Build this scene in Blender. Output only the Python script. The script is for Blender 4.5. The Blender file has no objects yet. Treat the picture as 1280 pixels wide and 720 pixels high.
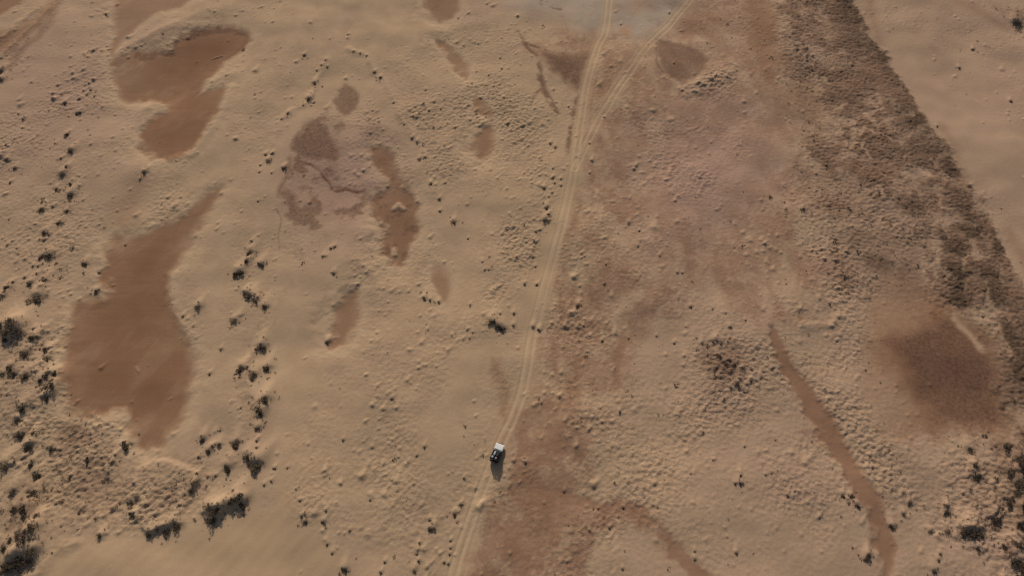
import bpy, bmesh, math, random
import numpy as np
from mathutils import Vector, Matrix

random.seed(7)
rng = np.random.default_rng(11)
R = math.radians
C = bpy.context.scene.collection
f32 = np.float32

# ------------------------------------------------------------------ camera
H, PITCH, F = 155.0, R(60), 865.0
SP, CP = math.sin(PITCH), math.cos(PITCH)
cam_d = bpy.data.cameras.new("camera")
cam = bpy.data.objects.new("camera", cam_d)
C.objects.link(cam)
cam.location = (0, 0, H)
cam.rotation_euler = (R(90) - PITCH, 0, 0)
cam_d.sensor_width = 36
cam_d.lens = 36 * F / 1280
cam_d.clip_start = 1
cam_d.clip_end = 12000
bpy.context.scene.camera = cam

def at(px, py, z=0.0):
    """ground point under a point of the photograph"""
    u, v = px - 640, py - 360
    t = (H - z) / (SP + v / F * CP)
    return (t * u / F, t * (CP - v / F * SP))

def mpp(px, py):
    """metres on the ground per photograph pixel, across"""
    return H / (SP + (py - 360) / F * CP) / F

def W(pts):
    return np.array([at(*p) for p in pts], dtype=np.float64)

# ------------------------------------------------------------------ noise
def pn(x, y, seed=0):
    xi = np.floor(x); yi = np.floor(y)
    fx = (x - xi).astype(f32); fy = (y - yi).astype(f32)
    xi = xi.astype(np.int64).astype(np.uint32); yi = yi.astype(np.int64).astype(np.uint32)
    u = fx * fx * fx * (fx * (fx * 6 - 15) + 10)
    v = fy * fy * fy * (fy * (fy * 6 - 15) + 10)
    sd = np.uint32((seed * 2654435761) & 0xffffffff)
    def g(dx, dy):
        h = (xi + np.uint32(dx)) * np.uint32(374761393) + (yi + np.uint32(dy)) * np.uint32(668265263) + sd
        h = (h ^ (h >> np.uint32(13))) * np.uint32(1274126177)
        h ^= h >> np.uint32(16)
        a = (h & np.uint32(1023)).astype(f32) * f32(2 * math.pi / 1024)
        return np.cos(a) * (fx - dx) + np.sin(a) * (fy - dy)
    a = g(0, 0); b = g(1, 0); c = g(0, 1); d = g(1, 1)
    a = a + u * (b - a); c = c + u * (d - c)
    return (a + v * (c - a)) * f32(1.5)

def fbm(x, y, s, octv, seed, gain=.5):
    o = 0; a = 1; t = 0
    for k in range(octv):
        o = o + a * pn(x / s + 17.3 * k, y / s - 9.1 * k, seed + k * 31)
        t += a; a *= gain; s *= .5
    return o / t

def cells(x, y, s, seed):
    """distance between the two nearest cell points: small along the walls of an irregular net"""
    x = x / s; y = y / s
    xi = np.floor(x); yi = np.floor(y)
    f1 = np.full(x.shape, 9, f32); f2 = np.full(x.shape, 9, f32)
    for dx in (-1, 0, 1):
        for dy in (-1, 0, 1):
            cx_ = (xi + dx).astype(np.int64).astype(np.uint32); cy_ = (yi + dy).astype(np.int64).astype(np.uint32)
            hh = cx_ * np.uint32(374761393) + cy_ * np.uint32(668265263) + np.uint32(seed)
            hh = (hh ^ (hh >> np.uint32(13))) * np.uint32(1274126177); hh ^= hh >> np.uint32(16)
            px_ = xi + dx + (hh & np.uint32(255)) / 255.0; py_ = yi + dy + ((hh >> np.uint32(8)) & np.uint32(255)) / 255.0
            d = np.sqrt((x - px_) ** 2 + (y - py_) ** 2).astype(f32)
            f2 = np.minimum(f2, np.maximum(f1, d)); f1 = np.minimum(f1, d)
    return f2 - f1

def ss(a, b, x):
    t = np.clip((x - a) / (b - a), 0, 1)
    return t * t * (3 - 2 * t)

# ------------------------------------------------------------------ one ground sheet, fine in the middle, out to the horizon
STEP = 0.25
X0, X1, Y0, Y1 = -215.0, 215.0, -14.0, 250.0
def axis(a, b):
    core = np.arange(a, b + 1e-6, STEP)
    out = []; d = STEP; p = 0
    while p < 4200:
        d *= 1.13; p += d; out.append(p)
    out = np.array(out)
    return np.concatenate([(a - out)[::-1], core, b + out]), len(out)
gx, ncx = axis(X0, X1)
gy, ncy = axis(Y0, Y1)
NX, NY = len(gx), len(gy)
XX, YY = np.meshgrid(gx, gy)
X = XX.ravel().astype(f32); Y = YY.ravel().astype(f32)
NV = X.size

# wind ripples etc. run along a diagonal: rotated copies of the coordinates
ca, sa = math.cos(R(52)), math.sin(R(52))
XD = X * ca + Y * sa          # along the drift
YD = -X * sa + Y * ca         # across it

nA = fbm(X, Y, 60, 3, 1)
nB = fbm(X, Y, 14, 4, 2)
nC = fbm(X, Y, 3.2, 3, 3)
nD = fbm(X, Y, .95, 2, 4)
nE = fbm(X, Y, 6.5, 4, 5, .6)
nR = 1 - np.abs(fbm(X, Y, 9, 3, 6)) * 2.6          # ridged net
nS = fbm(XD / 3.0, YD, 1.5, 3, 7)                  # streaks along the drift
nF = fbm(X, Y, 24, 5, 8, .55)

wx = X + 2.2 * nB + .8 * nC
wy = Y + 2.2 * nF + .8 * nE

def sdist(P, margin=14):
    """signed distance (inside > 0) to a polygon of ground points"""
    d = np.full(NV, -margin, dtype=f32)
    lo = P.min(0) - margin; hi = P.max(0) + margin
    ix = np.where((X > lo[0]) & (X < hi[0]) & (Y > lo[1]) & (Y < hi[1]))[0]
    x = wx[ix]; y = wy[ix]
    best = np.full(ix.size, 1e9, dtype=f32); ins = np.zeros(ix.size, bool)
    n = len(P)
    for i in range(n):
        ax, ay = P[i]; bx, by = P[(i + 1) % n]
        ex, ey = bx - ax, by - ay
        t = np.clip(((x - ax) * ex + (y - ay) * ey) / (ex * ex + ey * ey + 1e-9), 0, 1)
        dd = (x - ax - t * ex) ** 2 + (y - ay - t * ey) ** 2
        best = np.minimum(best, dd)
        if ay != by:
            c = ((ay > y) != (by > y)) & (x < (bx - ax) * (y - ay) / (by - ay) + ax)
            ins ^= c
    s = np.sqrt(best)
    d[ix] = np.where(ins, s, -s)
    return d

def poly(pts, soft=1.0, ragged=1.0, margin=14, off=0.0):
    d = sdist(W(pts), margin) + ragged * (1.3 * nE + .8 * nC) + off
    return ss(-soft, soft, d)

def line(pts, wpx, soft=.5, ragged=.3):
    """a band along a polyline; wpx = half width in photograph pixels (number, or one per point)"""
    P = W(pts); n = len(P)
    ws = wpx if hasattr(wpx, '__len__') else [wpx] * n
    ws = [w * mpp(*p) for w, p in zip(ws, pts)]
    m = np.zeros(NV, dtype=f32); mg = max(ws) + 6
    for i in range(n - 1):
        (ax, ay), (bx, by) = P[i], P[i + 1]
        ix = np.where((X > min(ax, bx) - mg) & (X < max(ax, bx) + mg) & (Y > min(ay, by) - mg) & (Y < max(ay, by) + mg))[0]
        x = X[ix] + ragged * (nB[ix] * 2 + nC[ix]); y = Y[ix] + ragged * nE[ix] * 2
        ex, ey = bx - ax, by - ay
        t = np.clip(((x - ax) * ex + (y - ay) * ey) / (ex * ex + ey * ey + 1e-9), 0, 1)
        dd = np.sqrt((x - ax - t * ex) ** 2 + (y - ay - t * ey) ** 2)
        w = ws[i] + t * (ws[i + 1] - ws[i])
        m[ix] = np.maximum(m[ix], ss(-soft, soft, w - dd + ragged * nC[ix]))
    return m

def ell(px, py, rx, ry, p=1.0):
    cx, cy = at(px, py); s = mpp(px, py); sy = (at(px, py - ry)[1] - at(px, py + ry)[1]) / 2
    q = ((wx - cx) / (rx * s)) ** 2 + ((wy - cy) / sy) ** 2
    return np.exp(-q * 1.2) * p

def mx(*a):
    o = a[0]
    for b in a[1:]: o = np.maximum(o, b)
    return o

BANK = np.zeros(NV, f32); RIM = np.zeros(NV, f32); CORE = np.zeros(NV, f32)
def panpoly(pts, soft, ragged, rim=3.0, deep=6.0):
    d = sdist(W(pts), 14) + ragged * (1.5 * nE + 1.0 * nC + .6 * nB)
    m = ss(-soft, soft, d)
    np.maximum(RIM, ss(-rim - 1.5, -.5, d) * (1 - m), out=RIM)
    np.maximum(BANK, ss(-7, 1.5, d + 2 * nB), out=BANK)
    np.maximum(CORE, ss(1.5, deep + 4, d + 5 * nB), out=CORE)
    return m
# ---------------- clay pans (smooth brown)
panA0 = panpoly([(143,-30),(250,-30),(228,8),(205,15),(190,18),(178,25),(165,35),(152,48),(146,60),(140,75),(134,70),(137,50),(141,25)], 1.8, 1.0)
panA1 = panpoly([(140,72),(155,68),(170,62),(190,63),(213,62),(218,45),(235,38),(262,33),(290,32),(308,38),(312,50),(305,60),(292,68),(280,78),(268,90),(258,100),(252,112),(248,118),(262,112),(278,108),(283,115),(275,128),(268,145),(258,165),(245,182),(232,192),(212,201),(195,198),(180,192),(174,182),(175,168),(180,155),(190,146),(204,138),(206,130),(190,124),(178,122),(165,126),(157,125),(150,110),(144,95),(141,82)], 2.0, 1.2)
panB = panpoly([(276,238),(275,250),(268,258),(255,275),(243,292),(233,310),(222,325),(216,337),(213,350),(210,368),(213,385),(220,400),(228,415),(237,430),(242,450),(241,475),(236,500),(228,520),(218,538),(207,552),(195,554),(183,552),(178,545),(165,535),(160,525),(150,517),(138,512),(110,515),(90,507),(80,497),(76,475),(77,450),(80,425),(84,405),(90,388),(95,378),(115,375),(127,372),(128,350),(128,330),(133,312),(138,300),(140,292),(160,292),(180,296),(200,285),(220,275),(240,262),(258,248),(270,238)], 2.2, 1.2)
panB_top = poly([(140,292),(135,270),(150,245),(170,225),(178,238),(172,262),(180,296)], 3, 1.2) * .35
pinkC = poly([(392,150),(410,145),(430,150),(460,175),(480,195),(500,215),(515,235),(525,262),(520,290),(512,315),(500,330),(485,325),(476,310),(478,295),(474,280),(462,270),(440,275),(415,280),(400,285),(375,284),(362,275),(350,255),(352,235),(362,215),(365,190),(378,165)], 1.5, 1.2)
isleC = poly([(425,165),(455,165),(470,190),(478,215),(468,235),(440,232),(425,215),(430,190)], 2.5, 1.5)
C1 = poly([(432,103),(443,108),(447,120),(445,135),(437,146),(427,146),(417,138),(415,125),(420,113)], 1.2, .8)
C2 = poly([(390,155),(400,150),(412,160),(420,175),(428,195),(425,205),(405,200),(385,198),(370,195),(362,190),(368,175),(378,163)], 1.5, 1.2)
C2b = poly([(350,240),(358,232),(372,240),(376,262),(392,272),(372,284),(360,272)], 1.5, 1.2)
C3 = panpoly([(463,182),(475,178),(490,190),(497,215),(500,232),(515,240),(525,255),(523,275),(515,300),(508,318),(500,330),(488,328),(478,315),(474,300),(478,282),(472,272),(465,262),(466,245),(478,235),(485,225),(480,212),(468,200)], 1.3, 1.0)
veinC = line([(372,200),(388,206),(402,215),(412,228),(416,236)], 2.0, .8, .4)
veinC2 = line([(418,237),(432,234),(445,238),(455,236)], 3.0, .9, .5)
veinC3 = line([(362,198),(360,215),(352,235),(348,245)], 2.5, 1.2, .5)
crack = line([(346,262),(351,272),(350,285),(348,292),(349,310)], 1.0, .5, .2)
panD = panpoly([(543,50),(555,50),(568,62),(580,72),(588,82),(582,98),(573,90),(567,78),(555,65)], 1.5, 1.1)
panE = panpoly([(523,-30),(530,10),(535,18),(550,25),(565,22),(572,12),(575,5),(580,-30)], 1.4, 1.0)
panF = panpoly([(597,122),(606,128),(612,140),(612,150),(606,148),(597,142),(593,130)], 1.4, 1.0)
panF2 = panpoly([(598,160),(610,152),(616,165),(613,185),(605,198),(598,202),(590,195),(587,180),(592,168)], 1.8, 1.1)
panG = panpoly([(416,385),(428,370),(440,355),(447,350),(446,368),(447,390),(444,405),(437,420),(425,432),(413,435),(408,428),(415,418),(414,400)], 1.7, 1.1)
panH = panpoly([(545,328),(553,332),(563,345),(565,358),(562,375),(558,384),(550,378),(548,365),(542,352),(540,340)], 1.6, 1.2)
panI = poly([(620,447),(628,452),(632,470),(636,490),(634,520),(628,515),(626,495),(616,475)], 1.2, .8) * .6
isles = mx(line([(492,258),(498,253),(504,258)], 2.6, .7, .2), line([(490,316),(491,308),(493,315)], 2.6, .7, .2), line([(263,70),(276,66)], .45, .3, .15), line([(168,457),(172,464)], .6, .3, .4), line([(209,498),(212,496)], .4, .3, .3))
# corner strips
K0 = poly([(-80,-40),(40,-40),(22,2),(0,17),(-60,60)], 1.6, .8)
K1 = poly([(-60,80),(-10,40),(20,36),(45,20),(60,2),(90,-30),(78,-5),(68,15),(50,38),(25,58),(5,68),(-40,110)], 2.5, 1.0) * .65
K2 = poly([(5,85),(20,62),(45,45),(60,28),(72,14),(66,32),(50,52),(30,70),(12,92)], 2.0, 1.0) * .5

# ---------------- right half
red_zone = poly([(740,-40),(960,-40),(985,60),(1020,140),(1010,220),(1000,300),(1060,300),(1080,330),(1060,400),(1000,400),(960,420),(905,400),(880,360),(800,440),(780,520),(760,580),(700,650),(640,740),(590,760),(610,690),(630,620),(645,560),(655,500),(665,440),(680,380),(700,310),(715,240),(722,180),(715,120),(650,60),(680,40),(720,30)], 6, 2.2)
low_red = poly([(640,500),(665,520),(690,500),(720,505),(715,540),(700,570),(705,600),(725,620),(760,630),(800,640),(825,655),(845,680),(875,712),(900,760),(865,760),(855,715),(840,690),(815,672),(790,655),(770,652),(750,665),(735,690),(735,760),(575,760),(592,690),(612,640),(632,600),(632,560)], 2.5, 1.8)
clearR = mx(
    poly([(655,585),(705,600),(705,625),(690,640),(655,635),(640,610)], 3, 1.5) * .9,
    line([(645,610),(690,615),(730,632),(770,636),(800,643),(825,658),(850,690),(880,725),(900,760)], [9,10,9,6,10,8,9,10,12], 1.6, 1.4) * (1 - .15 * ss(.05, .3, fbm(X, Y, 9, 4, 511, .6))),
    line([(695,520),(715,500),(722,470),(712,430),(700,395)], [8,8,9,8,6], 3, 1.5) * .8,
    line([(775,425),(770,455),(770,485)], [8,7,6], 2, .8) * .9,
    line([(718,235),(722,260),(712,300),(706,320)], [6,7,6,4], 2, 1.0) * .7,
    poly([(655,505),(690,505),(700,540),(685,575),(660,570),(650,540)], 3, 1.8) * .6,
    line([(690,690),(712,670),(725,660)], 4, 2, 1) * .5)
chan = line([(968,412),(978,440),(990,470),(1008,500),(1035,532),(1055,560),(1072,590),(1088,620),(1100,650),(1107,680),(1105,720),(1110,770)], [4,8,7,11,16,13,9,14,9,12,7,9], 1.1, 1.1)
bars = ss(.05, .3, fbm(X, Y, 9, 4, 511, .6))
chan = chan * (1 - .12 * bars)
chan_t = mx(line([(1030,400),(1000,398),(975,395),(960,360),(962,320),(968,295),(958,270)], [5,8,12,12,10,8,5], 3, 1.4) * .8,
            line([(1010,540),(1050,550)], [5,18], 2.5, 1.5) * .7)
panR3 = poly([(820,52),(845,55),(870,62),(884,75),(882,90),(870,103),(855,105),(840,100),(830,92),(822,82),(818,70)], 1.2, .7)
panR3b = poly([(855,10),(890,12),(897,30),(893,50),(872,42),(850,30)], 2.5, 1.2) * .7
rim3 = line([(838,100),(826,90),(819,80),(820,62),(824,50)], 1.2, .6, .3)
panR4 = mx(poly([(935,-30),(965,-30),(972,50),(972,95),(955,112),(945,80),(935,40)], 3, 1.6) * .8, ell(1018,128,26,18,.85), ell(1012,175,13,8,.5), ell(948,72,14,10,.3))
panK = poly([(1078,350),(1110,335),(1160,350),(1185,372),(1200,392),(1215,402),(1242,430),(1258,460),(1256,490),(1256,524),(1244,545),(1215,532),(1195,536),(1170,547),(1140,550),(1108,540),(1092,518),(1086,480),(1084,430),(1086,390)], 3.2, 2.2)
panK2 = poly([(1112,428),(1150,398),(1185,388),(1215,400),(1242,430),(1256,462),(1252,492),(1262,520),(1250,545),(1215,540),(1185,532),(1160,520),(1142,498),(1128,462)], 6, 2.5)
panK = panK * (.80 - .42 * ell(1106, 500, 32, 56)) * (1 - .75 * ell(1078, 345, 52, 40)) * (1 - .3 * ell(1170, 350, 40, 20)) * (.85 + .3 * ss(-.3, .3, nF))
panK = np.clip(panK + .25 * panK2, 0, 1)
panK2 = panK2 * (.80 + .20 * ss(-.3, .2, fbm(X * .5, Y, 9, 4, 611, .6)))
lightK = line([(1193,395),(1210,415),(1228,436)], 5, 1.2, .5)
panL = ell(1100,325,34,20,1.0)
R1 = poly([(680,68),(738,68),(728,105),(722,120),(718,110),(705,100),(690,90)], 2.2, 1.2)
gapR = poly([(748,85),(778,82),(768,110),(748,140),(736,150),(738,115)], 3, 1) * .8
darklines = mx(line([(645,38),(655,52),(668,68),(674,88),(678,108),(690,130),(700,142)], [1.5,2.5,3,3,4,5,2], .8, .7),
               line([(655,52),(670,58),(690,66),(715,69),(738,69)], [3,2,1,1,.8], .5, .2),
               line([(676,108),(668,122),(663,130)], 2, .7, .5),
               line([(724,115),(719,135),(714,160),(711,180),(709,200)], [2,3,3,3.5,2.5], .7, .3),
               line([(674,-10),(678,6),(690,8),(702,10),(703,18)], [3,1.5,1,2.5,2], .8, .5))
streakR = mx(line([(1088,-20),(1088,10),(1095,35),(1101,52)], [4,6,5,2], 2, .5) * .8,
             line([(1180,-10),(1210,8),(1235,20),(1258,34)], [8,7,5,3], 3, .5) * .8,
             line([(1178,160),(1190,185),(1200,212),(1208,235)], [4,4,4,3], 2, .5) * .8,
             line([(1262,285),(1275,310),(1295,345)], [3,6,8], 2, .5) * .9,
             ell(1146,40,10,5,.5), ell(1167,60,5,5,.6))
grey_top = mx(poly([(630,-80),(870,-80),(850,15),(830,40),(800,50),(770,40),(730,38),(700,20),(640,10)], 6, 2.0) * .9)
orange_sp = mx(ell(785,40,8,9,.9), ell(795,5,25,12,.5), ell(1170,378,7,6,.8))
pinkish = mx(ell(890,215,110,95,1.0), ell(430,215,85,75,.9), ell(830,290,70,45,.45), ell(600,5,80,20,.35), ell(150,230,40,45,.35), ell(60,120,150,130,.45), ell(900,140,90,40,.5), ell(1040,190,30,30,.5), ell(1190,280,40,25,.5), ell(1230,430,30,20,.5), ell(1250,680,60,60,.5), ss(10, 50, X - .16 * (Y - 60)) * .26, ss(60, 110, X) * .36 * ss(60, 120, Y))
# dark vegetated belt
belt = poly([(972,-60),(1050,-60),(1062,0),(1085,35),(1103,60),(1115,85),(1125,100),(1145,130),(1160,160),(1180,185),(1200,215),(1225,250),(1250,290),(1262,318),(1280,350),(1310,395),(1400,520),(1420,760),(1262,760),(1245,690),(1240,620),(1240,560),(1258,525),(1255,490),(1262,465),(1250,430),(1225,400),(1190,392),(1165,372),(1158,345),(1150,312),(1118,285),(1090,268),(1050,268),(1015,262),(992,240),(1000,200),(1022,178),(1040,165),(1035,140),(1015,110),(995,90),(978,60),(978,20)], 6.0, 4.0, 22)
beltholes = mx(ell(1148,215,17,8), ell(1175,275,28,18,.8), ell(1225,318,18,10,.8), ell(1212,425,14,16,.6), ell(1170,235,8,8,.5), ell(1235,418,12,5,.6), ell(1060,195,14,8,.4), ell(1285,400,8,20,.5))
thin_edge = poly([(1240,305),(1262,340),(1285,375),(1300,400),(1300,440),(1275,400),(1255,365),(1235,325)], 2, 1)
RE = [(1030,-120),(1060,-10),(1085,35),(1103,60),(1115,85),(1128,100),(1148,130),(1162,160),(1184,185),(1204,215),(1228,250),(1252,290),(1264,318),(1285,350),(1315,395),(1405,520),(1450,760)]
dRE = np.full(NV, 60, f32)
_P = W(RE)
for _i in range(len(_P) - 1):
    (ax, ay), (bx, by) = _P[_i], _P[_i + 1]
    t = np.clip(((wx - ax) * (bx - ax) + (wy - ay) * (by - ay)) / ((bx - ax) ** 2 + (by - ay) ** 2), 0, 1)
    sgn = (bx - ax) * (wy - ay) - (by - ay) * (wx - ax)      # > 0 on one side
    dd = np.sqrt((wx - ax - t * (bx - ax)) ** 2 + (wy - ay - t * (by - ay)) ** 2)
    dRE = np.where(dd < np.abs(dRE), np.where(sgn < 0, dd, -dd), dRE)
inb = ss(-1.6, 1.8, dRE + 2.6 * nE + 1.5 * nC)                         # crisp outer edge against the pale sand
warpx = X + 3 * nB + 1.5 * nE; warpy = (Y + 3 * nF + 1.5 * nC)
net = cells(warpx, warpy, 9.0, 91)                         # pale veins between the clumps
net2 = cells(warpx + 40, warpy, 3.6, 17)
veins = np.maximum(ss(.16, .03, np.abs(fbm(warpx, warpy, 11, 4, 411, .55))), .5 * ss(.10, .02, net2)) * np.maximum(ss(-.3, .2, nF + .5 * nB), ell(1190, 310, 90, 110) * 1.3).clip(0, 1)
patch = ss(-.20, .28, fbm(X, Y, 16, 4, 301, .6) + .30 * np.exp(-dRE.clip(0) / 16) )
belt = belt * inb * (.52 + .48 * patch) * (.80 + .4 * np.exp(-dRE.clip(0) / 24)) * (1 - .62 * veins * (1 - .5 * np.exp(-dRE.clip(0) / 6)))
lowfade = ell(1250, 650, 110, 130, 1.0)
belt = belt * (1 - .18 * lowfade)
belt = belt * (1 - .9 * np.clip(beltholes, 0, 1))
# low scrub that thins out around the belt
scrubby = mx(ell(1268,470,26,90,.95), ell(1262,600,30,80,.8), ell(1000,90,28,70,.8), ell(1030,180,34,40,.7), ell(1045,255,55,30,.9), ell(1120,300,60,40,.7), ell(1175,365,40,28,.7), ell(1050,340,40,50,.5), ell(1150,380,26,14,.5), ell(1078,300,50,34,.75), ell(1135,335,28,40,.7), ell(1100,350,50,30,.4), ell(1210,540,30,14,.3), ell(1085,240,40,22,.6), ell(1040,330,40,50,.35), ell(905,455,36,34,1.0), ell(895,490,30,14,.5), ell(835,505,22,14,.35), ell(1245,620,60,90,.55),
             ell(1200,600,60,60,.25), ell(1100,450,14,40,.3), ell(1085,520,20,30,.3), ell(1070,620,22,20,.3), ell(1120,600,40,40,.2), ell(865,300,14,40,.3),
             ell(95,545,38,30,.75), ell(110,610,60,60,.65), ell(210,625,38,42,.6), ell(30,640,40,70,.7), ell(20,470,40,70,.45), ell(60,330,40,70,.35), ell(90,530,22,17,.9), ell(80,200,20,60,.3), ell(318,440,14,140,.35), ell(925,20,30,40,.2), ell(1270,20,25,14,.7), ell(376,317,14,12,.5))
belt = np.clip(belt, 0, 1)
darkpatch = mx(ell(1190,305,16,20), ell(1198,345,18,20), ell(1198,372,12,12,.9), ell(1236,345,20,20), ell(1248,372,16,16), ell(1218,288,16,12), ell(1246,298,10,20,.9), ell(1205,262,12,10,.8), ell(1262,420,10,20), ell(1252,455,14,10,.7),
                ell(1272,470,14,30,.8), ell(1275,440,12,26,.9), ell(1140,150,22,22,.7), ell(1110,75,18,22,.7), ell(1085,50,22,20,.6), ell(1060,10,26,22,.6), ell(1160,170,16,14,.7), ell(1180,205,12,14,.7), ell(1137,268,16,14,.5), ell(1165,300,8,26,.5), ell(1120,180,14,10,.4), ell(1262,505,14,16,.8), ell(1100,322,26,14,.35), ell(1030,10,22,16,.4))
darkpatch = np.clip(darkpatch * (.55 + 1.3 * ss(-.3, .3, nE + .4 * nC)) * np.clip(belt * 1.6 + .1, 0, 1), 0, 1)

# ---------------- wheel tracks
T1 = [(764,-30),(757,35),(748,55),(740,80),(733,105),(729,130),(726,150),(722,175),(716,215),(709,248),(702,280),(691,320),(681,355),(672,390),(665,415),(660,450),(654,480),(643,515),(632,540),(622,562),(610,592),(598,622),(586,655),(577,680),(567,712),(556,760)]
T2 = [(880,-25),(865,-5),(850,12),(838,28),(822,45),(808,60),(797,75),(785,95),(772,112),(760,132),(748,150),(738,170),(728,190),(718,212)]
T3 = [(790,78),(778,92),(764,115),(752,130),(740,145),(732,165),(726,185),(719,205)]
T4 = [(703,283),(695,315),(688,345),(678,380),(669,410),(660,440),(656,470),(648,505),(637,532)]
T5 = [(747,90),(741,115),(738,140),(733,165),(724,190)]
T6 = [(626,560),(616,588),(604,620),(594,650),(585,680),(577,715),(570,760)]
def smooth(P, n=12):
    P = np.array(P); out = []
    for i in range(len(P) - 1):
        p0 = P[max(i - 1, 0)]; p1 = P[i]; p2 = P[i + 1]; p3 = P[min(i + 2, len(P) - 1)]
        for k in range(n):
            t = k / n
            out.append(.5 * ((2 * p1) + (-p0 + p2) * t + (2 * p0 - 5 * p1 + 4 * p2 - p3) * t * t + (-p0 + 3 * p1 - 3 * p2 + p3) * t ** 3))
    out.append(P[-1]); return np.array(out)
def track_field(pts, halfw):
    """distance from the centre line"""
    P = smooth(W(pts), 5)
    D = np.full(NV, 99, dtype=f32)
    for i in range(len(P) - 1):
        (ax, ay), (bx, by) = P[i], P[i + 1]
        mg = halfw
        x0 = np.searchsorted(gx, min(ax, bx) - mg); x1 = np.searchsorted(gx, max(ax, bx) + mg)
        y0 = np.searchsorted(gy, min(ay, by) - mg); y1 = np.searchsorted(gy, max(ay, by) + mg)
        if x1 <= x0 or y1 <= y0: continue
        ix = (np.arange(y0, y1)[:, None] * NX + np.arange(x0, x1)[None, :]).ravel()
        x = X[ix] + .25 * nB[ix]; y = Y[ix]
        ex, ey = bx - ax, by - ay
        t = np.clip(((x - ax) * ex + (y - ay) * ey) / (ex * ex + ey * ey + 1e-9), 0, 1)
        d = np.sqrt((x - ax - t * ex) ** 2 + (y - ay - t * ey) ** 2)
        D[ix] = np.minimum(D[ix], d)
    return D
rut_h = np.zeros(NV, f32); rut_c = np.zeros(NV, f32); corr = np.zeros(NV, f32)
for pts, st, gauge in ((T1, 1.0, .82), (T2, .8, .82), (T3, .35, .8), (T4, .5, .8), (T5, .3, .8), (T6, .35, .8)):
    D = track_field(pts, 6)
    wv = st * (.85 + .5 * nB)
    r = np.exp(-((D - gauge) / .30) ** 2)
    lip = np.exp(-((D - gauge - .62) / .24) ** 2) + .6 * np.exp(-(D / .33) ** 2)
    rut_h += wv * (-.085 * r + .05 * lip)
    rut_c = np.maximum(rut_c, wv * (r * .9 + .25 * ss(2.2, .4, D)))
    corr = np.maximum(corr, st * ss(3.0, 1.2, D))
corr2 = line([(726,190),(716,225),(705,262),(692,300),(680,335),(672,365),(664,395),(655,420)], [4,7,9,10,11,9,8,3], 1.6, .8)
corr3 = line([(600,610),(580,665),(562,720),(550,760)], [4,6,8,9], 2, .6) * .8
sandtrack = np.clip(mx(corr * .8, corr2, corr3), 0, 1)

# ---------------- crust: pale fractal blotches over the reddish ground
crust_n = fbm(X, Y, 10, 5, 40, .62) + .25 * nS
crust = ss(-.02, .16, crust_n + .10 * (mx(ell(860,560,130,110), ell(930,470,90,80), ell(1040,400,80,70), ell(770,300,40,40), ell(1150,620,80,70), ell(860,220,50,30), ell(880,100,45,20)) * 3.0 - .7))
red = np.clip(mx(red_zone * .58, low_red * .78), 0, 1) * (1 - .42 * crust)
red = mx(red, clearR, chan, chan_t)
fringeA = line([(170,70),(190,68),(214,64),(217,50),(236,42),(262,37),(290,36),(306,42)], [3,4,6,6,6,5,5,3], 1.2, 1.6) * .65
pan = mx(chan * .62, clearR * .35, panA0 * .65, panA1, panB, panB_top, C3 * .85, line([(468,184),(493,212),(508,240),(514,262)], [7,10,12,10], 3, 1.6) * .6, panD * .8, panE * .8, panF * .85, panF2 * .8, panG * .75, panH * .7, panI, K0, K1, panK, gapR * .5, panR4 * .85, streakR * .55, panR3b * .5)
sandfilm = ss(.02, .30, fbm(XD / 2.5, YD, 9, 5, 123, .6)) 
edge_in = mx(ell(163,92,38,30,1.0), ell(150,300,30,22,.7), ell(275,120,16,14,.6), ell(95,495,25,22,.5), ell(205,535,24,18,.45), ell(235,290,20,30,.5), ell(100,400,14,20,.5), ell(185,185,14,14,.5), ell(290,60,14,12,.3))
pan = pan * (1 - isles) * (1 - lightK * .8) * (1 - .75 * edge_in * (.35 + .65 * sandfilm)) * (1 - .16 * sandfilm)
plum = mx(fringeA, ell(440,215,85,88,.55) * ss(-.35, .35, nE + .5 * nB) * (1 - .6 * isleC),  C1 * .68, C2 * .72, C2b * .7, pinkC * (1 - .8 * isleC) * (.24 + .46 * ss(-.05, .25, nE)), veinC, veinC2, veinC3 * .7, crack * .6, K2, R1 * .8, darklines * (.15 + .65 * ss(-.25, .1, nE)), panR3 * .6, rim3 * .7, panK2 * 1.0)
plum = plum * (1 - lightK) * (1 - isles)
pale = mx(grey_top, 0 * X)
dune = poly([(-120,800),(-60,745),(20,722),(42,713),(62,694),(80,684),(110,678),(150,676),(185,676),(230,668),(262,664),(300,656),(330,640),(352,600),(370,640),(420,700),(450,800)], 2.5, 2.0)
dune_h = poly([(-120,850),(-60,745),(20,722),(42,713),(62,694),(80,684),(110,678),(150,690),(200,700),(262,730),(300,790),(450,900)], 5, .5)

flat = np.clip(mx(panA0, panA1, panB, C3, panD, panE, panF, panF2, panG, panH, panK, chan, K0, panR3, R1 * .7, C1, dune * .95, corr2, clearR * .5, grey_top * .6, pinkC * .5, streakR * .6) - isles, 0, 1)

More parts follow.
